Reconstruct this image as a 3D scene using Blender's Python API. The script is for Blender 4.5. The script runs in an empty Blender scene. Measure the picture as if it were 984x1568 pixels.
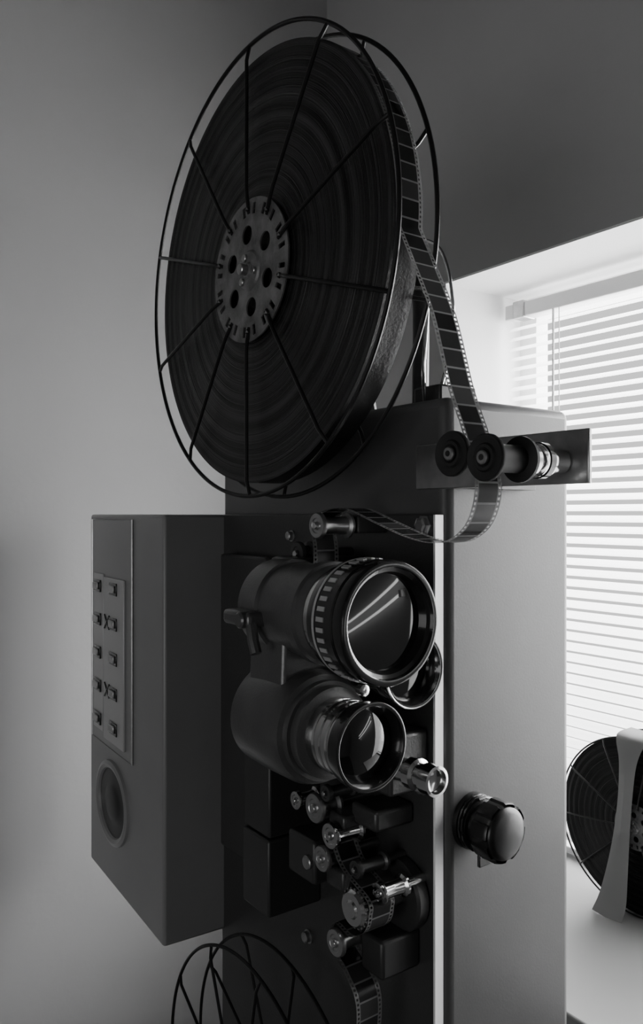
import bpy, bmesh, math, random
from mathutils import Vector, Matrix
random.seed(4)
H = 1.5   # eye height; all local heights below are relative to it
scene = bpy.context.scene
COL = scene.collection
WL = {}   # world position of parent empties

# ---------------------------------------------------------------- materials
def mat(name, c, rough=0.5, metal=0.0, bump=0.0, bscale=200.0, var=0.0, vscale=8.0, coat=0.0, emit=0.0):
    m = bpy.data.materials.new(name); m.use_nodes = True
    nt = m.node_tree; b = nt.nodes['Principled BSDF']
    col = (c, c, c, 1)
    b.inputs['Base Color'].default_value = col
    b.inputs['Roughness'].default_value = rough
    b.inputs['Metallic'].default_value = metal
    if coat: b.inputs['Coat Weight'].default_value = coat
    if emit:
        b.inputs['Emission Color'].default_value = (1, 1, 1, 1); b.inputs['Emission Strength'].default_value = emit
    tc = nt.nodes.new('ShaderNodeTexCoord')
    if var > 0:
        n = nt.nodes.new('ShaderNodeTexNoise'); n.inputs['Scale'].default_value = vscale; n.inputs['Detail'].default_value = 6
        nt.links.new(tc.outputs['Object'], n.inputs['Vector'])
        r = nt.nodes.new('ShaderNodeMapRange')
        r.inputs[1].default_value = 0.3; r.inputs[2].default_value = 0.7
        r.inputs[3].default_value = c * (1 - var); r.inputs[4].default_value = c * (1 + var)
        nt.links.new(n.outputs['Fac'], r.inputs[0])
        nt.links.new(r.outputs[0], b.inputs['Base Color'])
    if bump > 0:
        n2 = nt.nodes.new('ShaderNodeTexNoise'); n2.inputs['Scale'].default_value = bscale; n2.inputs['Detail'].default_value = 3
        nt.links.new(tc.outputs['Object'], n2.inputs['Vector'])
        bp = nt.nodes.new('ShaderNodeBump'); bp.inputs['Strength'].default_value = bump; bp.inputs['Distance'].default_value = 0.002
        nt.links.new(n2.outputs['Fac'], bp.inputs['Height'])
        nt.links.new(bp.outputs[0], b.inputs['Normal'])
    return m

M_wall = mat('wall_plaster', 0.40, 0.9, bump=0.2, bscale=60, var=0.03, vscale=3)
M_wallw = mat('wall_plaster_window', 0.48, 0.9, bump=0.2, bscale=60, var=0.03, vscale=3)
M_reveal = mat('reveal_paint', 0.88, 0.7)
M_sill = mat('sill_paint', 0.22, 0.5)
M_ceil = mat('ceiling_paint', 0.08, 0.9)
M_floor = mat('floor_lino', 0.12, 0.6, var=0.3)
M_house = mat('housing_enamel', 0.075, 0.38, bump=0.05, bscale=350, var=0.05)
M_box = mat('box_enamel', 0.25, 0.38, 0.1, bump=0.06, bscale=350, var=0.05)
M_panel = mat('panel_grey', 0.27, 0.34, 0.1, var=0.05)
M_strip = mat('strip_metal', 0.48, 0.38, 0.3)
M_plate = mat('plate_enamel', 0.036, 0.42, bump=0.1, bscale=300, var=0.1)
M_edge = mat('plate_edge_steel', 0.9, 0.45, 0.2)
M_dark = mat('dark_enamel', 0.030, 0.38)
M_black = mat('black_gloss', 0.010, 0.18, coat=0.6)
M_blackm = mat('black_matte', 0.012, 0.55)
M_knob = mat('knob_bakelite', 0.008, 0.30)
M_cast = mat('cast_grey', 0.11, 0.30, 0.45, bump=0.12, bscale=400, var=0.1, vscale=30)
M_castd = mat('cast_dark', 0.06, 0.34, 0.4, bump=0.15, bscale=400, var=0.1, vscale=30)
M_chrome = mat('chrome', 0.66, 0.13, 1.0)
M_steel = mat('brushed_steel', 0.42, 0.28, 0.9, var=0.15, vscale=60)
M_alu = mat('hub_aluminium', 0.17, 0.42, 0.35, bump=0.3, bscale=250, var=0.45, vscale=40)
M_wire = mat('reel_wire', 0.028, 0.33, 0.6)
M_white = mat('white_paint', 0.6, 0.5)
M_grip = mat('grip_worn_metal', 0.48, 0.38, 0.4)
M_paper = mat('paper', 0.22, 0.8)
M_glass = mat('lens_glass', 0.004, 0.03, 0.0, coat=1.0)
M_wound = mat('film_edge_dark', 0.010, 0.3, bump=0.2, bscale=300)
M_streak = mat('lamp_tube', 0.8, 0.4, emit=5.0)  # glow of the added tubes reflected in the upper lens

def pack_material(name, lo, hi):
    m = bpy.data.materials.new(name); m.use_nodes = True
    nt = m.node_tree; b = nt.nodes['Principled BSDF']; L = nt.links.new
    tc = nt.nodes.new('ShaderNodeTexCoord'); s = nt.nodes.new('ShaderNodeSeparateXYZ'); L(tc.outputs['Object'], s.inputs[0])
    cb = nt.nodes.new('ShaderNodeCombineXYZ'); L(s.outputs[1], cb.inputs[0]); L(s.outputs[2], cb.inputs[1])
    ln = nt.nodes.new('ShaderNodeVectorMath'); ln.operation = 'LENGTH'; L(cb.outputs[0], ln.inputs[0])
    def n1(scale, det):
        n = nt.nodes.new('ShaderNodeTexNoise'); n.noise_dimensions = '1D'
        n.inputs['Scale'].default_value = scale; n.inputs['Detail'].default_value = det
        L(ln.outputs['Value'], n.inputs['W']); return n
    a = n1(75, 5); f = n1(600, 3)
    add = nt.nodes.new('ShaderNodeMath'); add.operation = 'ADD'; L(a.outputs['Fac'], add.inputs[0]); L(f.outputs['Fac'], add.inputs[1])
    r = nt.nodes.new('ShaderNodeMapRange'); r.inputs[1].default_value = 0.85; r.inputs[2].default_value = 1.22
    r.inputs[3].default_value = lo; r.inputs[4].default_value = hi; L(add.outputs[0], r.inputs[0]); L(r.outputs[0], b.inputs['Base Color'])
    b.inputs['Roughness'].default_value = 0.32; b.inputs['Metallic'].default_value = 0.4
    bp = nt.nodes.new('ShaderNodeBump'); bp.inputs['Strength'].default_value = 0.5; bp.inputs['Distance'].default_value = 0.0018
    L(add.outputs[0], bp.inputs['Height']); L(bp.outputs[0], b.inputs['Normal'])
    return m
M_pack = pack_material('film_pack', 0.004, 0.042)
M_packd = pack_material('film_pack_dark', 0.003, 0.010)

def film_material():
    m = bpy.data.materials.new('film_stock'); m.use_nodes = True
    nt = m.node_tree; b = nt.nodes['Principled BSDF']; L = nt.links.new
    uv = nt.nodes.new('ShaderNodeUVMap'); s = nt.nodes.new('ShaderNodeSeparateXYZ'); L(uv.outputs[0], s.inputs[0])
    def math_(op, a, v=None, c=None):
        n = nt.nodes.new('ShaderNodeMath'); n.operation = op
        if hasattr(a, 'links'): L(a, n.inputs[0])
        else: n.inputs[0].default_value = a
        if v is not None:
            if hasattr(v, 'links'): L(v, n.inputs[1])
            else: n.inputs[1].default_value = v
        return n.outputs[0]
    U = s.outputs[0]; V = s.outputs[1]
    cu = math_('ABSOLUTE', math_('SUBTRACT', U, 0.5))           # 0..0.5
    inperf = math_('MULTIPLY', math_('GREATER_THAN', cu, 0.385), math_('LESS_THAN', cu, 0.455))
    fr = math_('FRACT', math_('DIVIDE', V, 0.00475))
    perf = math_('MULTIPLY', inperf, math_('LESS_THAN', fr, 0.5))
    ff = math_('FRACT', math_('DIVIDE', V, 0.019))
    frame = math_('MULTIPLY', math_('LESS_THAN', cu, 0.345), math_('GREATER_THAN', ff, 0.10))
    idx = math_('FLOOR', math_('DIVIDE', V, 0.019))
    wn = nt.nodes.new('ShaderNodeTexWhiteNoise'); wn.noise_dimensions = '1D'; L(idx, wn.inputs['W'])
    fc = nt.nodes.new('ShaderNodeMapRange'); fc.inputs[3].default_value = 0.008; fc.inputs[4].default_value = 0.07; L(wn.outputs['Value'], fc.inputs[0])
    mx = nt.nodes.new('ShaderNodeMix'); mx.data_type = 'FLOAT'
    L(frame, mx.inputs[0]); mx.inputs[2].default_value = 0.24; L(fc.outputs[0], mx.inputs[3])
    L(mx.outputs[0], b.inputs['Base Color'])
    b.inputs['Roughness'].default_value = 0.18
    tl = nt.nodes.new('ShaderNodeBsdfTranslucent'); L(mx.outputs[0], tl.inputs['Color'])
    ms0 = nt.nodes.new('ShaderNodeMixShader'); ms0.inputs[0].default_value = 0.5
    L(b.outputs[0], ms0.inputs[1]); L(tl.outputs[0], ms0.inputs[2])
    tr = nt.nodes.new('ShaderNodeBsdfTransparent')
    ms = nt.nodes.new('ShaderNodeMixShader'); L(perf, ms.inputs[0]); L(ms0.outputs[0], ms.inputs[1]); L(tr.outputs[0], ms.inputs[2])
    L(ms.outputs[0], nt.nodes['Material Output'].inputs[0])
    return m
M_film = film_material()

def slat_material():
    m = bpy.data.materials.new('blind_slat'); m.use_nodes = True
    nt = m.node_tree; b = nt.nodes['Principled BSDF']; L = nt.links.new
    b.inputs['Base Color'].default_value = (.90, .90, .90, 1); b.inputs['Roughness'].default_value = 0.45
    tl = nt.nodes.new('ShaderNodeBsdfTranslucent'); tl.inputs['Color'].default_value = (.95, .95, .95, 1)
    ms = nt.nodes.new('ShaderNodeMixShader'); ms.inputs[0].default_value = 0.60
    L(b.outputs[0], ms.inputs[1]); L(tl.outputs[0], ms.inputs[2]); L(ms.outputs[0], nt.nodes['Material Output'].inputs[0])
    return m
M_slat = slat_material()

# ---------------------------------------------------------------- builders
def empty(name, loc, parent=None):
    e = bpy.data.objects.new(name, None); w = Vector((loc[0], loc[1], loc[2] + H)); e.empty_display_size = 0.05
    COL.objects.link(e); WL[e.name] = w
    if parent: e.parent = parent; e.location = w - WL[parent.name]
    else: e.location = w
    return e

def finish(name, bm, m, loc, parent=None, smooth=False, bevel=0.0, seg=2):
    bmesh.ops.recalc_face_normals(bm, faces=bm.faces)
    me = bpy.data.meshes.new(name); bm.to_mesh(me); bm.free()
    o = bpy.data.objects.new(name, me); COL.objects.link(o)
    w = Vector((loc[0], loc[1], loc[2] + H))
    o.location = w - (WL[parent.name] if parent else Vector((0, 0, 0)))
    if parent: o.parent = parent
    for mm in (m if isinstance(m, (list, tuple)) else [m]): me.materials.append(mm)
    if bevel > 0:
        bv = o.modifiers.new('bevel', 'BEVEL'); bv.width = bevel; bv.segments = seg; bv.limit_method = 'ANGLE'; bv.angle_limit = math.radians(40)
    if smooth or bevel > 0:
        for p in me.polygons: p.use_smooth = True
        try:
            me.set_sharp_from_angle(angle=math.radians(35))
        except Exception: pass
    return o

def add_box(bm, lo, hi, c=(0, 0, 0), mi=0):
    vs = [bm.verts.new((x - c[0], y - c[1], z - c[2])) for x in (lo[0], hi[0]) for y in (lo[1], hi[1]) for z in (lo[2], hi[2])]
    for f in ((0, 1, 3, 2), (4, 6, 7, 5), (0, 4, 5, 1), (2, 3, 7, 6), (0, 2, 6, 4), (1, 5, 7, 3)):
        fc = bm.faces.new([vs[i] for i in f]); fc.material_index = mi

def box(name, lo, hi, m, parent=None, bevel=0.0, seg=2):
    c = [(a + b) / 2 for a, b in zip(lo, hi)]
    bm = bmesh.new(); add_box(bm, lo, hi, c)
    return finish(name, bm, m, c, parent, bevel=bevel, seg=seg)

AX = {'X': (Vector((1, 0, 0)), Vector((0, 1, 0)), Vector((0, 0, 1))),
      'Y': (Vector((0, 1, 0)), Vector((0, 0, 1)), Vector((1, 0, 0))),
      'Z': (Vector((0, 0, 1)), Vector((1, 0, 0)), Vector((0, 1, 0)))}

def add_lathe(bm, prof, axis, off=(0, 0, 0), segs=64, rfun=None, mifun=None):
    a, u, v = AX[axis] if isinstance(axis, str) else axis
    off = Vector(off); rings = []
    for (t, r) in prof:
        if r <= 1e-6:
            rings.append([bm.verts.new(off + a * t)])
        else:
            rg = []
            for i in range(segs):
                th = 2 * math.pi * i / segs
                rr = r * (rfun(i) if rfun else 1)
                rg.append(bm.verts.new(off + a * t + u * (rr * math.cos(th)) + v * (rr * math.sin(th))))
            rings.append(rg)
    for k, (A, B) in enumerate(zip(rings, rings[1:])):
        if len(A) == 1 and len(B) == 1: continue
        for i in range(segs):
            j = (i + 1) % segs
            if len(A) == 1: f = bm.faces.new((A[0], B[i], B[j]))
            elif len(B) == 1: f = bm.faces.new((A[i], A[j], B[0]))
            else: f = bm.faces.new((A[i], A[j], B[j], B[i]))
            if mifun: f.material_index = mifun(k)

def lathe(name, prof, axis, center, m, parent=None, segs=64, rfun=None, smooth=True, mifun=None):
    """profile: (absolute coordinate along axis, radius); center: the two other coordinates matter"""
    bm = bmesh.new(); ai = 'XYZ'.index(axis)
    c = list(center); mid = (prof[0][0] + prof[-1][0]) / 2; c[ai] = mid
    add_lathe(bm, [(t - mid, r) for t, r in prof], axis, (0, 0, 0), segs, rfun, mifun)
    return finish(name, bm, m, c, parent, smooth=smooth)

def cyl(name, axis, a0, a1, center, r, m, parent=None, ch=0.001, segs=48):
    s = 1 if a1 > a0 else -1; ch = min(ch, abs(a1 - a0) / 3, r / 3)
    return lathe(name, [(a0, 0), (a0, r - ch), (a0 + s * ch, r), (a1 - s * ch, r), (a1, r - ch), (a1, 0)], axis, center, m, parent, segs)

def add_tube(bm, pts, r, segs=8, closed=False, off=(0, 0, 0)):
    pts = [Vector(p) - Vector(off) for p in pts]; n = len(pts); rings = []
    prev = None
    for i in range(n):
        if closed: t = pts[(i + 1) % n] - pts[i - 1]
        else: t = pts[min(i + 1, n - 1)] - pts[max(i - 1, 0)]
        t.normalize()
        if prev is None:
            up = Vector((1, 0, 0)) if abs(t.x) < 0.9 else Vector((0, 0, 1))
            u = t.cross(up).normalized()
        else:
            u = (prev - t * prev.dot(t)).normalized()
        prev = u; v = t.cross(u)
        rings.append([bm.verts.new(pts[i] + u * r * math.cos(2 * math.pi * k / segs) + v * r * math.sin(2 * math.pi * k / segs)) for k in range(segs)])
    m = n if closed else n - 1
    for i in range(m):
        A, B = rings[i], rings[(i + 1) % n]
        for k in range(segs):
            bm.faces.new((A[k], A[(k + 1) % segs], B[(k + 1) % segs], B[k]))
    if not closed:
        bm.faces.new(rings[0]); bm.faces.new(rings[-1])

def tube(name, pts, r, m, parent=None, segs=10, closed=False):
    c = sum((Vector(p) for p in pts), Vector()) / len(pts)
    bm = bmesh.new(); add_tube(bm, pts, r, segs, closed, c)
    return finish(name, bm, m, c, parent, smooth=True)

def catmull(pts, n=10):
    P = [Vector(p) for p in pts]; P = [2 * P[0] - P[1]] + P + [2 * P[-1] - P[-2]]; out = []
    for i in range(1, len(P) - 2):
        for k in range(n):
            t = k / n; a, b, c, d = P[i - 1], P[i], P[i + 1], P[i + 2]
            out.append(0.5 * ((2 * b) + (c - a) * t + (2 * a - 5 * b + 4 * c - d) * t * t + (3 * b - a - 3 * c + d) * t ** 3))
    out.append(P[-2]); return out

def prism(name, outline, axis, a0, a1, m, parent=None, bevel=0.0):
    """outline in the two remaining axes (u,v)"""
    a, u, v = AX[axis]; c = a * ((a0 + a1) / 2) + sum((u * p + v * q for p, q in outline), Vector()) / len(outline)
    bm = bmesh.new()
    A = [bm.verts.new(a * a0 + u * p + v * q - c) for p, q in outline]
    B = [bm.verts.new(a * a1 + u * p + v * q - c) for p, q in outline]
    bm.faces.new(A); bm.faces.new(B); n = len(outline)
    for i in range(n): bm.faces.new((A[i], A[(i + 1) % n], B[(i + 1) % n], B[i]))
    return finish(name, bm, m, c, parent, bevel=bevel)

# ---------------------------------------------------------------- room
XW = 1.2; YB = 1.64; X0 = -2.2; Y0 = -2.2; ZF = -1.5; ZC = 1.6
ZS = -.71     # sill top
WY0, WY1, WZ0, WZ1 = -0.05, 1.216, -0.73, 0.495
XO = 1.50
box('floor', (X0 - .1, Y0 - .1, ZF - .1), (XO, YB + .1, ZF), M_floor)
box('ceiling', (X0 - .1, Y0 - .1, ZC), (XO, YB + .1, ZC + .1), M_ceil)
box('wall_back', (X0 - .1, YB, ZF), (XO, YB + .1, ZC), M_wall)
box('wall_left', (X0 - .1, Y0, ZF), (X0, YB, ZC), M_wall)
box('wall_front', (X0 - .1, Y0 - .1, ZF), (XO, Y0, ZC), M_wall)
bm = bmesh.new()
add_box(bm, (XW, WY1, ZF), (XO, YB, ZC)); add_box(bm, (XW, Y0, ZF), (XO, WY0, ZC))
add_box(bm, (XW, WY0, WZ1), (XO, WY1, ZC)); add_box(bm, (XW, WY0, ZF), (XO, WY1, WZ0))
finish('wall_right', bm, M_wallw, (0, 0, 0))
# window: reveal lining, frame, glazing bars, sill
win = empty('window_1', (1.4, .58, 0))
bm = bmesh.new()
add_box(bm, (XW + .001, WY1 - .004, WZ0), (XO - .03, WY1, WZ1)); add_box(bm, (XW + .001, WY0, WZ1 - .004), (XO - .03, WY1 - .004, WZ1))
add_box(bm, (XW + .001, WY0, WZ0), (XO - .03, WY0 + .004, WZ1 - .004))
finish('reveal_lining', bm, M_reveal, (0, 0, 0), win)
bm = bmesh.new()
for a, b in (((1.44, WY0 + .004, WZ0 + .02), (1.48, WY0 + .05, WZ1 - .004)), ((1.44, WY1 - .05, WZ0 + .02), (1.48, WY1 - .004, WZ1 - .004)),
             ((1.44, WY0 + .05, WZ1 - .05), (1.48, WY1 - .05, WZ1 - .004)), ((1.44, WY0 + .05, WZ0 + .02), (1.48, WY1 - .05, WZ0 + .07)),
             ((1.44, .56, WZ0 + .07), (1.48, .61, WZ1 - .05))):
    add_box(bm, a, b)
finish('frame', bm, M_reveal, (0, 0, 0), win)
box('sill', (.94, WY0 + .004, WZ0), (1.44, WY1 - .004, ZS), M_sill, win, bevel=.004)

# venetian blind
blind = empty('window_blind', (1.40, .6, .46))
XB = 1.385; YL = 1.190
box('headrail', (XB - .018, WY0 + .01, .432), (XB + .018, YL + .004, .464), M_white, blind, bevel=.002)
box('headrail_bracket', (XB - .021, YL - .05, .430), (XB + .019, YL - .02, .468), M_steel, blind, bevel=.002)
bm = bmesh.new(); tilt = math.radians(32); z = .412; wdt = .025
while z > -.672:
    pr = []
    for k in range(6):
        s = (k / 5 - .5); cam = .0022 * (1 - 4 * s * s)
        pr.append((s * wdt * math.cos(tilt) - cam * math.sin(tilt), s * wdt * math.sin(tilt) + cam * math.cos(tilt)))
    A = [bm.verts.new((XB + p, WY0 + .012, z + q)) for p, q in pr]
    B = [bm.verts.new((XB + p, YL, z + q)) for p, q in pr]
    for k in range(5): bm.faces.new((A[k], A[k + 1], B[k + 1], B[k]))
    z -= .0222
finish('slats', bm, M_slat, (0, 0, 0), blind, smooth=True)
box('bottom_rail', (XB - .012, WY0 + .012, -.702), (XB + .012, YL, -.690), M_white, blind, bevel=.002)
for i, y in enumerate((.12, .56, 1.051)):
    tube('ladder_cord_%d' % i, [(XB - .014, y, .435), (XB - .014, y, -.695)], .0012, M_white, blind, 6)
tube('tilt_wand', [(XB - .024, 1.058, .43), (XB - .025, 1.058, .20)], .0025, M_white, blind, 8)

# ---------------------------------------------------------------- projector
P = empty('film_projector', (.7, .85, -1.5))
box('lamp_housing', (.612, .617, -1.25), (.8275, 1.1205, .129), M_house, P, bevel=.012, seg=4)
box('pedestal', (.60, .60, -1.5), (.86, 1.15, -1.25), M_dark, P, bevel=.01)
# mechanism plate with steel edge
box('mechanism_plate', (.600, .6245, -1.15), (.612, 1.0985, -.001), M_plate, P, bevel=.001)
box('plate_edge_strip', (.6, .6215, -1.15), (.612, .6245, -.001), M_edge, P)
# side amplifier box, hinged out a few degrees from the plate
Q = empty('control_unit', (.5006, 1.0986, 0), P)
Q.rotation_euler = (0, 0, math.radians(-3.07)); Q.scale = (1, 1.175, 1)
box('control_box', (.5006, 1.0986, -.651), (.6095, 1.414, -.001), M_box, Q, bevel=.005, seg=3)
box('box_backing', (.600, 1.125, -.60), (.66, 1.38, -.02), M_dark, Q)
# control panel
box('control_panel', (.4985, 1.212, -.412), (.501, 1.397, -.010), M_panel, Q, bevel=.001)
tube('panel_frame', [(.4985, 1.212, -.010), (.4985, 1.397, -.010), (.4985, 1.397, -.412), (.4985, 1.212, -.412)], .0018, M_steel, Q, 6, closed=True)
box('button_strip_narrow', (.4955, 1.335, -.39), (.4986, 1.383, -.108), M_strip, Q, bevel=.001)
box('button_strip_wide', (.4945, 1.238, -.398), (.4986, 1.330, -.112), M_strip, Q, bevel=.001)
bm = bmesh.new(); bk = bmesh.new()
for i in range(5):
    zc = -.13 - .06 * i
    for yc in (1.283, 1.360):
        add_box(bk, (.4925, yc - .017, zc - .011), (.4956, yc + .017, zc + .011))
        add_box(bm, (.489, yc - .012, zc - .006), (.4926, yc + .012, zc + .006))
QC = (.5006, 1.0986, 0)
for b_ in (bk, bm):
    for v in b_.verts: v.co -= Vector(QC)
finish('button_bezels', bk, M_black, QC, Q, bevel=.001)
finish('buttons', bm, M_steel, QC, Q, bevel=.001)
for i, zc in enumerate((-.19, -.31)):
    tube('pointer_a%d' % i, [(.4935, 1.300, zc - .012), (.4935, 1.322, zc + .012)], .0015, M_black, Q, 6)
    tube('pointer_b%d' % i, [(.4935, 1.322, zc - .012), (.4935, 1.300, zc + .012)], .0015, M_black, Q, 6)
# speaker
sc = (0, 1.300, -.505)
lathe('speaker_ring', [(.5006, .058), (.496, .060), (.494, .066), (.496, .072), (.5006, .073)], 'X', sc, M_panel, Q)
lathe('speaker_cone', [(.500, .059), (.4985, .052), (.4998, .035), (.4975, .030), (.4955, .016), (.495, 0)], 'X', sc, M_dark, Q)
# dark gear box stacked blocks on lower plate
box('gear_box_upper', (.522, .8346, -.405), (.600, .897, -.3105), M_dark, P, bevel=.003)
box('gear_box_lower', (.520, .8330, -.503), (.600, .897, -.407), M_dark, P, bevel=.003)
box('rear_cover', (.575, .93, -.50), (.600, 1.06, -.06), M_plate, P, bevel=.004)

# ----- lens turret
L1 = (.47, 0, -.0993); L2 = (.47, 0, -.218); L3 = (.5525, 0, -.161)
def hull(c1, r1, c2, r2, n=24):
    pts = []
    for c, r in ((c1, r1), (c2, r2)):
        for i in range(n):
            th = 2 * math.pi * i / n; pts.append((c[0] + r * math.cos(th), c[1] + r * math.sin(th)))
    pts = sorted(set(pts))
    def half(ps):
        h = []
        for p in ps:
            while len(h) > 1 and (h[-1][0] - h[-2][0]) * (p[1] - h[-2][1]) - (h[-1][1] - h[-2][1]) * (p[0] - h[-2][0]) <= 0: h.pop()
            h.append(p)
        return h
    a = half(pts); b = half(pts[::-1]); return a[:-1] + b[:-1]
# outlines for Y axis prism are (z, x)
prism('turret_body', hull((-.105, .478), .042, (-.222, .478), .046), 'Y', .668, .735, M_cast, P, bevel=.004)
prism('turret_arm', hull((-.15, .50), .05, (-.161, .555), .036), 'Y', .672, .74, M_cast, P, bevel=.004)
box('gate_block', (.50, .735, -.27), (.600, .80, -.05), M_dark, P, bevel=.006)
box('gate_door', (.475, .742, -.22), (.50, .79, -.09), M_castd, P, bevel=.005)
# lens 1 (anamorphic)
lathe('lens_mount', [(.74, 0), (.74, .046), (.735, .050), (.70, .051), (.698, .048), (.645, .048), (.642, .052), (.630, .052), (.628, .049), (.618, .047), (.618, 0)], 'Y', L1, M_cast, P)
lathe('lens_rear_barrel', [(.618, .0465), (.606, .0475), (.604, .050), (.598, .050), (.598, .046)], 'Y', L1, M_chrome, P)
lathe('lens_barrel', [(.605, .045), (.600, .0545), (.592, .0560), (.586, .0560), (.586, .0550), (.5835, .0550), (.5835, .0575), (.560, .0575), (.559, .056), (.556, .056), (.555, .0575), (.545, .0578), (.5425, .0565), (.542, .0545), (.5425, .0515), (.546, .0505), (.5475, .047), (.551, .046), (.556, .0445), (.556, 0)], 'Y', L1, M_black, P, 96)
lathe('lens_bright_ring', [(.5885, .0555), (.5885, .0572), (.5855, .0578), (.5850, .0572)], 'Y', L1, M_grip, P, 96)
bm = bmesh.new()
for i in range(38):
    th = 2 * math.pi * i / 38
    mt = Matrix.Rotation(th, 4, 'Y'); t0 = len(bm.verts)
    add_box(bm, (-.0021, -.0005, .0565), (.0021, .0100, .0585))
    bm.verts.ensure_lookup_table()
    for v in bm.verts[t0:]: v.co = mt @ v.co
finish('lens_focus_grip', bm, M_grip, (L1[0], .57, L1[2]), P)
def dome(name, y0, r, bulge, c, parent):
    pr = [(y0 - bulge * (1 - (k / 8) ** 2), r * k / 8) for k in range(9)]
    return lathe(name, pr, 'Y', c, M_glass, parent, 64)
dome('lens_front_glass', .5555, .0446, .0018, L1, P)
# lens 2
lathe('lens_lower_mount', [(.74, 0), (.74, .056), (.70, .058), (.66, .058), (.650, .055), (.648, .050), (.640, .050), (.640, .046), (.630, .0455), (.628, .040), (.628, 0)], 'Y', L2, M_cast, P)
lathe('lens_lower_barrel', [(.632, .0365), (.618, .0365), (.617, .0350), (.612, .0350), (.611, .0372), (.606, .0372), (.605, .036), (.602, .036), (.601, .0375), (.596, .0375), (.595, .036), (.592, .036), (.591, .038), (.586, .038), (.585, .036)], 'Y', L2, M_chrome, P, 80)
lathe('lens_lower_bezel', [(.588, .036), (.587, .0400), (.575, .0420), (.5705, .0420), (.570, .0405), (.5705, .0385), (.575, .0365), (.583, .034), (.583, 0)], 'Y', L2, M_black, P, 80)
dome('lens_lower_glass', .5825, .0342, .006, L2, P)
lathe('lens_index_knob', [(.60, 0), (.60, .005), (.592, .006), (.590, 0)], 'Y', (.478, 0, -.170), M_chrome, P, 16)
# lens 3 (spare, behind)
lathe('spare_lens_barrel', [(.668, .020), (.668, .034), (.625, .034), (.622, .0385), (.604, .0395), (.602, .0385), (.602, .036), (.606, .033), (.618, .030), (.618, 0)], 'Y', L3, M_black, P, 72)
lathe('spare_lens_lip', [(.6045, .0394), (.6020, .0394), (.6012, .0386), (.6015, .0376)], 'Y', L3, M_steel, P, 72)
dome('spare_lens_glass', .6175, .030, .001, L3, P)
# clamp lever
box('clamp_lever', (.405, .688, -.116), (.440, .742, -.100), M_cast, P, bevel=.005, seg=3)
cyl('clamp_lever_pin', 'X', .400, .44, (0, .700, -.108), .0085, M_cast, P, .002)
tube('clamp_handle', [(.412, .694, -.110), (.410, .686, -.128), (.410, .680, -.140)], .006, M_cast, P)
# projection port tube
c4 = (.556, 0, -.268)
lathe('sound_tube', [(.66, 0), (.66, .020), (.640, .020), (.638, .014), (.612, .013), (.610, .0165), (.600, .0165), (.598, .013), (.590, .013), (.588, .0155), (.5735, .0155), (.573, .0125), (.580, .0115), (.585, 0)], 'Y', c4, M_chrome, P, 48)
box('sound_tube_bracket', (.545, .632, -.30), (.600, .665, -.235), M_castd, P, bevel=.004)

# ----- rollers on the plate
def roller(tag, y, z, r, x0, x1, m=M_steel, shaft=.45, to=.600):
    w = x1 - x0
    lathe('roller_' + tag, [(x0 - .002, 0), (x0 - .002, r * .30), (x0, r * .34), (x0, r * .55), (x0 - .001, r * .62), (x0 - .001, r * .93), (x0 + .001, r), (x0 + .004, r), (x0 + .006, r * .72),
                            (x0 + w * .45, r * .66), (x0 + w * .55, r * .66), (x1 - .006, r * .72), (x1 - .004, r), (x1 - .001, r), (x1, r * .8), (x1, r * shaft), (to, r * shaft), (to, 0)], 'X', (0, y, z), m, P, 40)
    cyl('roller_cap_' + tag, 'X', x0 - .004, x0, (0, y, z), r * .28, M_chrome, P, .0006, 24)
roller('gate_upper', .7132, -.013, .0145, .508, .552, M_steel)
box('roller_arm', (.556, .700, -.022), (.600, .728, -.002), M_castd, P, bevel=.003)
roller('pad', .770, -.047, .0145, .520, .54, M_castd)
roller('a', .7322, -.334, .0170, .518, .548, M_steel)
roller('b', .7694, -.336, .0110, .518, .548, M_chrome)
roller('c', .7049, -.357, .0145, .520, .560, M_chrome)
roller('d', .7209, -.388, .0145, .520, .560, M_steel)
roller('e', .713, -.312, .0095, .520, .560, M_castd)
roller('f', .6927, -.4695, .0150, .518, .560, M_steel)
# sprocket
cyl('sprocket_base', 'X', .582, .600, (0, .668, -.425), .040, M_dark, P, .003)
lathe('sprocket', [(.516, 0), (.516, .008), (.518, .010), (.518, .017), (.521, .0195), (.526, .0195), (.527, .0170), (.548, .0170), (.549, .0195), (.555, .0195), (.556, .012), (.582, .012), (.582, 0)], 'X', (0, .6637, -.4213), M_chrome, P, 48)
bm = bmesh.new()
for i in range(20):
    th = 2 * math.pi * i / 20; mt = Matrix.Rotation(th, 4, 'X')
    for xx in (.523, .551):
        t0 = len(bm.verts); add_box(bm, (xx - .001 - .536, -.0012, .019), (xx + .001 - .536, .0012, .0212)); bm.verts.ensure_lookup_table()
        for v in bm.verts[t0:]: v.co = mt @ v.co
finish('sprocket_teeth', bm, M_steel, (.536, .6637, -.4213), P)
roller('g', .640, -.400, .012, .535, .572, M_chrome)
roller('h', .672, -.385, .010, .530, .572, M_castd)
tube('sprocket_shoe', catmull([(.54, .690, -.395), (.54, .698, -.42), (.54, .688, -.445), (.54, .668, -.452)], 6), .005, M_castd, P)
box('film_trap', (.530, .692, -.350), (.600, .722, -.335), M_castd, P, bevel=.003)
box('film_trap_lower', (.545, .655, -.345), (.600, .700, -.322), M_castd, P, bevel=.004)
box('idler_bracket', (.520, .735, -.425), (.600, .790, -.375), M_dark, P, bevel=.004)
box('idler_bracket_lower', (.535, .700, -.425), (.600, .735, -.400), M_castd, P, bevel=.004)
cyl('idler_pivot', 'X', .515, .54, (0, .745, -.40), .008, M_steel, P)
box('shoe_block', (.545, .645, -.500), (.600, .682, -.458), M_dark, P, bevel=.004)
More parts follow.
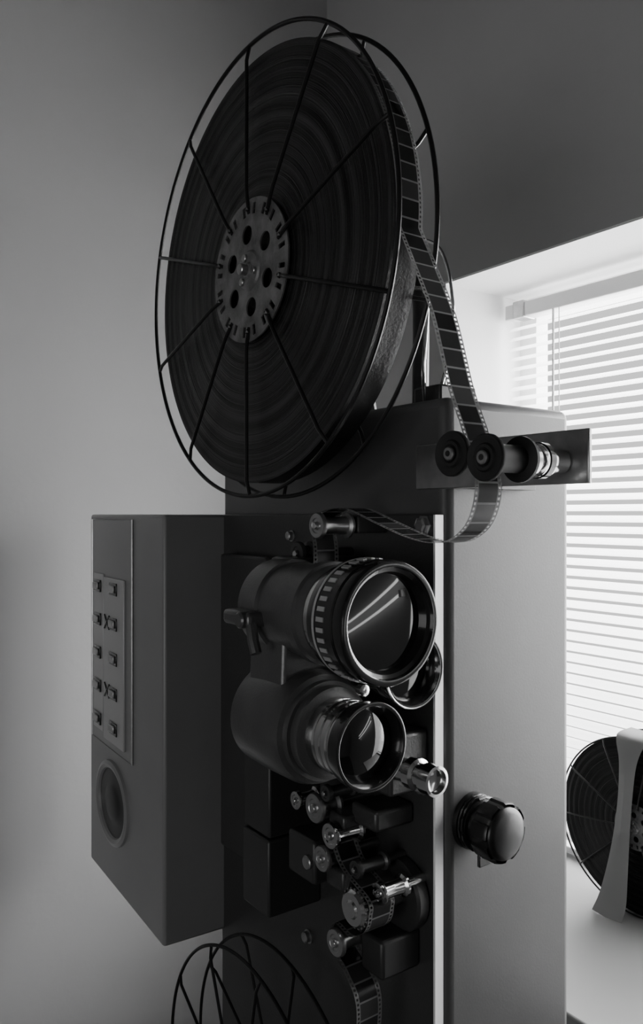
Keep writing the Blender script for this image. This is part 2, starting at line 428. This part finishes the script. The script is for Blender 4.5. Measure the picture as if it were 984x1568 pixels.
for i, (y, z, r) in enumerate(((.638, -.0125, .009), (1.045, -.085, .008), (.985, -.2235, .007), (.90, -.03, .006), (.97, -.10, .011), (.90, -.2, .007), (.64, -.30, .007), (.86, -.56, .007))):
    lathe('plate_bolt_%d' % i, [(.600, r * 1.3), (.598, r * 1.3), (.598, r), (.592, r), (.591, r * .7), (.591, 0)], 'X', (0, y, z), M_steel, P, 6 if r > .0085 else 24, smooth=False)

# ----- knob on the housing face
kx, kz = .6516, -.341
lathe('framing_knob_neck', [(.617, .031), (.611, .031), (.610, .025), (.606, .025), (.605, .028), (.601, .028), (.600, .024), (.590, .024)], 'Y', (kx, 0, kz), M_knob, P, 40)
lathe('framing_knob', [(.592, 0), (.592, .029), (.589, .0325), (.571, .0325), (.568, .031)], 'Y', (kx, 0, kz), M_knob, P, 96,
      rfun=lambda i: 1.0 if (i % 12) < 8 else .93)
lathe('framing_knob_cap', [(.572, .0285), (.568, .0285), (.5650, .0265), (.5632, .022), (.5618, .015), (.5610, .008), (.5607, 0)], 'Y', (kx, 0, kz), M_knob, P, 64)
box('knob_index', (kx - .012, .594, kz - .043), (kx + .02, .598, kz - .025), M_black, P, bevel=.001)
tube('knob_spring', [(kx + .029 * math.cos(a * .35), .615 - .0007 * a * .35, kz + .029 * math.sin(a * .35)) for a in range(60)], .0018, M_black, P, 6)

# ----- roller bracket on the upper right
box('roller_bracket', (.607, .433, .0275), (.6115, .66, .077), M_steel, P, bevel=.001)
box('roller_bracket_flange', (.612, .600, .0275), (.74, .6165, .077), M_house, P, bevel=.001)
def guide(tag, y, z, R, to):
    lathe('guide_roller_' + tag, [(.5035, 0), (.5035, R * .16), (.5045, R * .22), (.5035, R * .35), (.5020, R * .42), (.5020, R * .55), (.5040, R * .62), (.5030, R * .95), (.5045, R), (.5075, R), (.509, R * .6),
                                  (.546, R * .6), (.548, R), (.551, R), (.552, R * .9), (.552, 0)], 'X', (0, y, z), M_blackm, P, 56)
    cyl('guide_cap_' + tag, 'X', .4995, .5035, (0, y, z), R * .30, M_steel, P, .001, 32)
    cyl('guide_hole_' + tag, 'X', .4990, .500, (0, y, z), R * .13, M_blackm, P, .0002, 24)
guide('near', .4625, .048, .0205, .607); guide('far', .5020, .0535, .0205, .607)
lathe('guide_shaft_near', [(.552, 0), (.552, .010), (.556, .010), (.556, .0145), (.563, .0145), (.564, .011), (.568, .011), (.569, .0155), (.573, .0155), (.574, .0125), (.580, .0125), (.581, .0145), (.584, .0145), (.585, .0115), (.605, .0115), (.607, .010), (.607, 0)], 'X', (0, .4625, .048), M_chrome, P, 48)
lathe('guide_shaft_collar', [(.5725, .0128), (.5725, .0165), (.579, .0165), (.579, .0128)], 'X', (0, .4625, .048), M_black, P, 48)
cyl('guide_shaft_far', 'X', .552, .607, (0, .502, .0535), .007, M_steel, P)

# ----- reel support arm
arm = [(.66, .71, .12), (.66, .71, .27), (.66, .73, .295), (.66, .845, .3007)]
tube('reel_arm', catmull(arm, 8), .010, M_dark, P, 14)
cyl('reel_spindle', 'X', .485, .675, (0, .845, .3007), .007, M_steel, P)
cyl('reel_bearing', 'X', .575, .68, (0, .845, .3007), .022, M_dark, P, .003)
tube('reel_arm_brace', [(.66, .845, .29), (.66, .80, .12)], .008, M_dark, P)
tube('drive_cable', catmull([(.665, .69, .127), (.668, .668, .19), (.66, .655, .25), (.655, .67, .31), (.655, .72, .34)], 8), .0022, M_chrome, P, 6)
tube('drive_belt_guard', catmull([(.566, .675, .165), (.566, .662, .199), (.566, .652, .225), (.566, .631, .2346), (.566, .6146, .237), (.575, .608, .225), (.60, .640, .16), (.63, .670, .13)], 8), .0022, M_chrome, P, 8)  # added chrome wire standing in for bright curved highlights beside the film pack
box('drive_bracket', (.640, .655, .127), (.70, .70, .150), M_dark, P, bevel=.003)
# lower spindle
TY, TZ = .862, -.765
cyl('takeup_spindle', 'X', .485, .6, (0, TY, TZ), .007, M_steel, P)

# ---------------------------------------------------------------- reels
def make_reel(name, cx, cy, cz, R, packR, hubR, w, phase=0.0, nsp=10, wire=.0024, pm=None):
    """axis along X, flanges at cx and cx+w"""
    e = empty(name, (cx + w / 2, cy, cz))
    for k, xx in enumerate((cx, cx + w)):
        s = -1 if k == 0 else 1
        bm = bmesh.new(); c = (xx, cy, cz)
        add_tube(bm, [(xx, cy + R * math.sin(2 * math.pi * i / 128), cz + R * math.cos(2 * math.pi * i / 128)) for i in range(128)], wire * 1.1, 8, True, c)
        for i in range(nsp):
            a = phase + 2 * math.pi * i / nsp
            dy, dz = -math.sin(a), math.cos(a)
            prof = [(hubR * .80, s * .001), (hubR * 1.0, s * .004), (hubR * 1.15, s * .005), (R * .93, s * .0045), (R * .985, s * .001), (R, 0)]
            add_tube(bm, [(xx + q, cy + dy * p, cz + dz * p) for p, q in prof], wire, 8, False, c)
            bmesh.ops.create_icosphere(bm, subdivisions=1, radius=wire * 1.6, matrix=Matrix.Translation((s * .003, dy * hubR * .86, dz * hubR * .86)))
        finish('wire_flange_%d' % (k + 1), bm, M_wire, c, e, smooth=True)
        # perforated hub disc
        bm = bmesh.new(); add_lathe(bm, [(-.001, 0), (-.001, hubR), (.001, hubR), (.001, 0)], 'X', segs=96)
        hub = finish('hub_disc_%d' % (k + 1), bm, M_alu, c, e)
        cb = bmesh.new()
        for i in range(6):
            a = 2 * math.pi * (i + .1) / 6
            add_lathe(cb, [(-.01, 0), (-.01, hubR * .132), (.01, hubR * .132), (.01, 0)], 'X', (0, hubR * .52 * math.sin(a), hubR * .52 * math.cos(a)), 24)
        for i in range(20):
            a = 2 * math.pi * (i + .5) / 20; mt = Matrix.Rotation(a, 4, 'X'); t0 = len(cb.verts)
            add_box(cb, (-.01, -hubR * .035, hubR * .78), (.01, hubR * .035, hubR * .93)); cb.verts.ensure_lookup_table()
            for v in cb.verts[t0:]: v.co = mt @ v.co
        bmesh.ops.recalc_face_normals(cb, faces=cb.faces)
        cme = bpy.data.meshes.new('cut'); cb.to_mesh(cme); cb.free(); co = bpy.data.objects.new('cut', cme); COL.objects.link(co)
        co.location = Vector((c[0], c[1], c[2] + H))
        md = hub.modifiers.new('b', 'BOOLEAN'); md.operation = 'DIFFERENCE'; md.object = co; md.solver = 'EXACT'
        bpy.context.view_layer.update()
        dg = bpy.context.evaluated_depsgraph_get(); nm = bpy.data.meshes.new_from_object(hub.evaluated_get(dg))
        hub.modifiers.clear(); hub.data = nm
        bpy.data.objects.remove(co, do_unlink=True)
    lathe('core', [(cx + .002, 0), (cx + .002, hubR * .25), (cx + .012, hubR * .25), (cx + .012, hubR * .72), (cx + w - .004, hubR * .72), (cx + w - .002, 0)], 'X', (0, cy, cz), M_blackm, e)
    lathe('hub_cap', [(cx - .006, 0), (cx - .006, hubR * .10), (cx - .003, hubR * .12), (cx - .003, hubR * .26), (cx - .001, hubR * .29), (cx, hubR * .29)], 'X', (0, cy, cz), M_alu, e, 40)
    for i in range(3):
        a = 2 * math.pi * i / 3 + .3
        cyl('hub_screw_%d' % i, 'X', cx - .0065, cx - .002, (0, cy + hubR * .19 * math.sin(a), cz + hubR * .19 * math.cos(a)), hubR * .055, M_steel, e, .0005, 12)
    if packR > 0:
        pr = [(cx + .0065, hubR * .74)] + [(cx + .0065 + .0006 * math.sin(k * 1.7), hubR * .74 + (packR - hubR * .74) * k / 40) for k in range(1, 40)] + [(cx + .0065, packR), (cx + w - .0065, packR), (cx + w - .0065, hubR * .74)]
        lathe('film_pack', pr, 'X', (0, cy, cz), [pm or M_pack, M_wound], e, 160, mifun=lambda k: 1 if k == 40 else 0)
    return e
make_reel('film_reel', .500, .845, .3007, .2785, .262, .088, .050, phase=math.radians(0))
make_reel('film_reel', .500, TY, TZ, .205, 0, .055, .046, phase=math.radians(12), wire=.0021)

def ribbon(name, pts, x0, x1, m, parent=None):
    bm = bmesh.new(); uvl = bm.loops.layers.uv.new('UVMap'); L = 0; rows = []
    for i, p in enumerate(pts):
        if i: L += (Vector(p) - Vector(pts[i - 1])).length
        rows.append((bm.verts.new((x0, p[0], p[1])), bm.verts.new((x1, p[0], p[1])), L))
    for A, B in zip(rows, rows[1:]):
        f = bm.faces.new((A[0], A[1], B[1], B[0])); f.smooth = True
        for l, uv in zip(f.loops, ((0, A[2]), (1, A[2]), (1, B[2]), (0, B[2]))): l[uvl].uv = uv
    me = bpy.data.meshes.new(name); bm.to_mesh(me); bm.free(); me.materials.append(m)
    o = bpy.data.objects.new(name, me); COL.objects.link(o)
    o.parent = parent; o.location = Vector((0, 0, H)) - WL[parent.name]
    return o
F = empty('film_strip', (.527, .5, .05))
wrap = [(.845 - .2632 * math.sin(math.radians(a)), .3007 + .2632 * math.cos(math.radians(a))) for a in range(-20, 92, 2)]
run = [(.5826, .285), (.5600, .240), (.5347, .1870), (.5130, .118), (.4960, .078), (.4850, .050), (.4790, .022), (.4880, -.006), (.5080, -.022), (.5330, -.027),
       (.5700, -.022), (.6190, -.008), (.6650, .0055), (.6950, .0050), (.7132, .0000), (.7250, -.005), (.7270, -.018), (.722, -.04), (.722, -.075)]
sm = [(v.x, v.y) for v in catmull([(a, b, 0) for a, b in run], 8)]
ribbon('running_film', wrap + sm, .5095, .5445, M_film, F)
low = [(.713, -.35), (.690, -.385), (.6437, -.405), (.640, -.4213), (.648, -.440), (.672, -.455), (.700, -.452), (.710, -.4695), (.700, -.487), (.68, -.50), (.66, -.53), (.67, -.62)]
ribbon('lower_film', [(v.x, v.y) for v in catmull([(a, b, 0) for a, b in low], 8)], .522, .557, M_film, F)

# ---------------------------------------------------------------- things on the sill
make_reel('film_reel', 1.262, .806, ZS + .158, .155, .154, .04, .085, phase=.2, wire=.0015, pm=M_packd)
bm = bmesh.new()
# (x, y_left, y_right, z)
rows = [(1.222, .866, .806, ZS + .001), (1.232, .858, .804, -.68), (1.240, .848, .806, -.63), (1.245, .838, .806, -.57), (1.247, .830, .802, -.50), (1.250, .830, .796, -.44), (1.254, .838, .784, -.405), (1.264, .840, .772, -.392), (1.300, .838, .767, -.3885)]
La = catmull([(r[0], r[1], r[3]) for r in rows], 5); Ra = catmull([(r[0], r[2], r[3]) for r in rows], 5); pv = None
for p, q in zip(La, Ra):
    a = bm.verts.new(p); c = bm.verts.new(q); b = bm.verts.new((p + q) / 2 + Vector((-.005, 0, 0)))
    if pv:
        bm.faces.new((pv[0], pv[1], b, a)); bm.faces.new((pv[1], pv[2], c, b))
    pv = (a, b, c)
finish('paper_sheet', bm, M_paper, (0, 0, 0), smooth=True)

# ---------------------------------------------------------------- added glowing tubes, out of view, only for the streaks in the upper lens
streaks = empty('wall_tube_lamp', (1.17, -.5, -.26))
for i, o_ in enumerate((0, .07)):
    tube('tube_%d' % i, [(1.165, -.93, -.43 + o_), (1.165, -.10, -.105 + o_)], .007, M_streak, streaks, 12)
    for j, (y, z) in enumerate(((-.93, -.43), (-.10, -.105))):
        box('tube_holder_%d%d' % (i, j), (1.15, y - .012, z + o_ - .016), (1.2, y + .012, z + o_ + .016), M_white, streaks, bevel=.003)

# ---------------------------------------------------------------- light
def area(name, loc, rot, sx, sy, power):
    l = bpy.data.lights.new(name, 'AREA'); l.shape = 'RECTANGLE'; l.size = sx; l.size_y = sy; l.energy = power
    o = bpy.data.objects.new(name, l); o.location = (loc[0], loc[1], loc[2] + H); o.rotation_euler = rot; COL.objects.link(o); return o
area('daylight_window', (1.85, .58, .25), (0, math.radians(80), 0), 1.9, 1.8, 210)
area('daylight_left_window', (-2.15, -.2, -.3), (0, math.radians(-90), 0), 1.2, 1.4, 15)  # added fill for the left-facing sides; this wall has no window
w = bpy.data.worlds.new('sky'); scene.world = w; w.use_nodes = True
w.node_tree.nodes['Background'].inputs[0].default_value = (1, 1, 1, 1); w.node_tree.nodes['Background'].inputs[1].default_value = 1.0

# ---------------------------------------------------------------- camera
cd = bpy.data.cameras.new('camera'); cam = bpy.data.objects.new('camera', cd); COL.objects.link(cam)
cd.sensor_fit = 'VERTICAL'; cd.sensor_height = 36; cd.lens = 27.78; cd.shift_y = .0019; cd.clip_start = .02
cam.location = (0, 0, H); cam.rotation_euler = (math.radians(90), 0, math.radians(-35.8))
scene.camera = cam
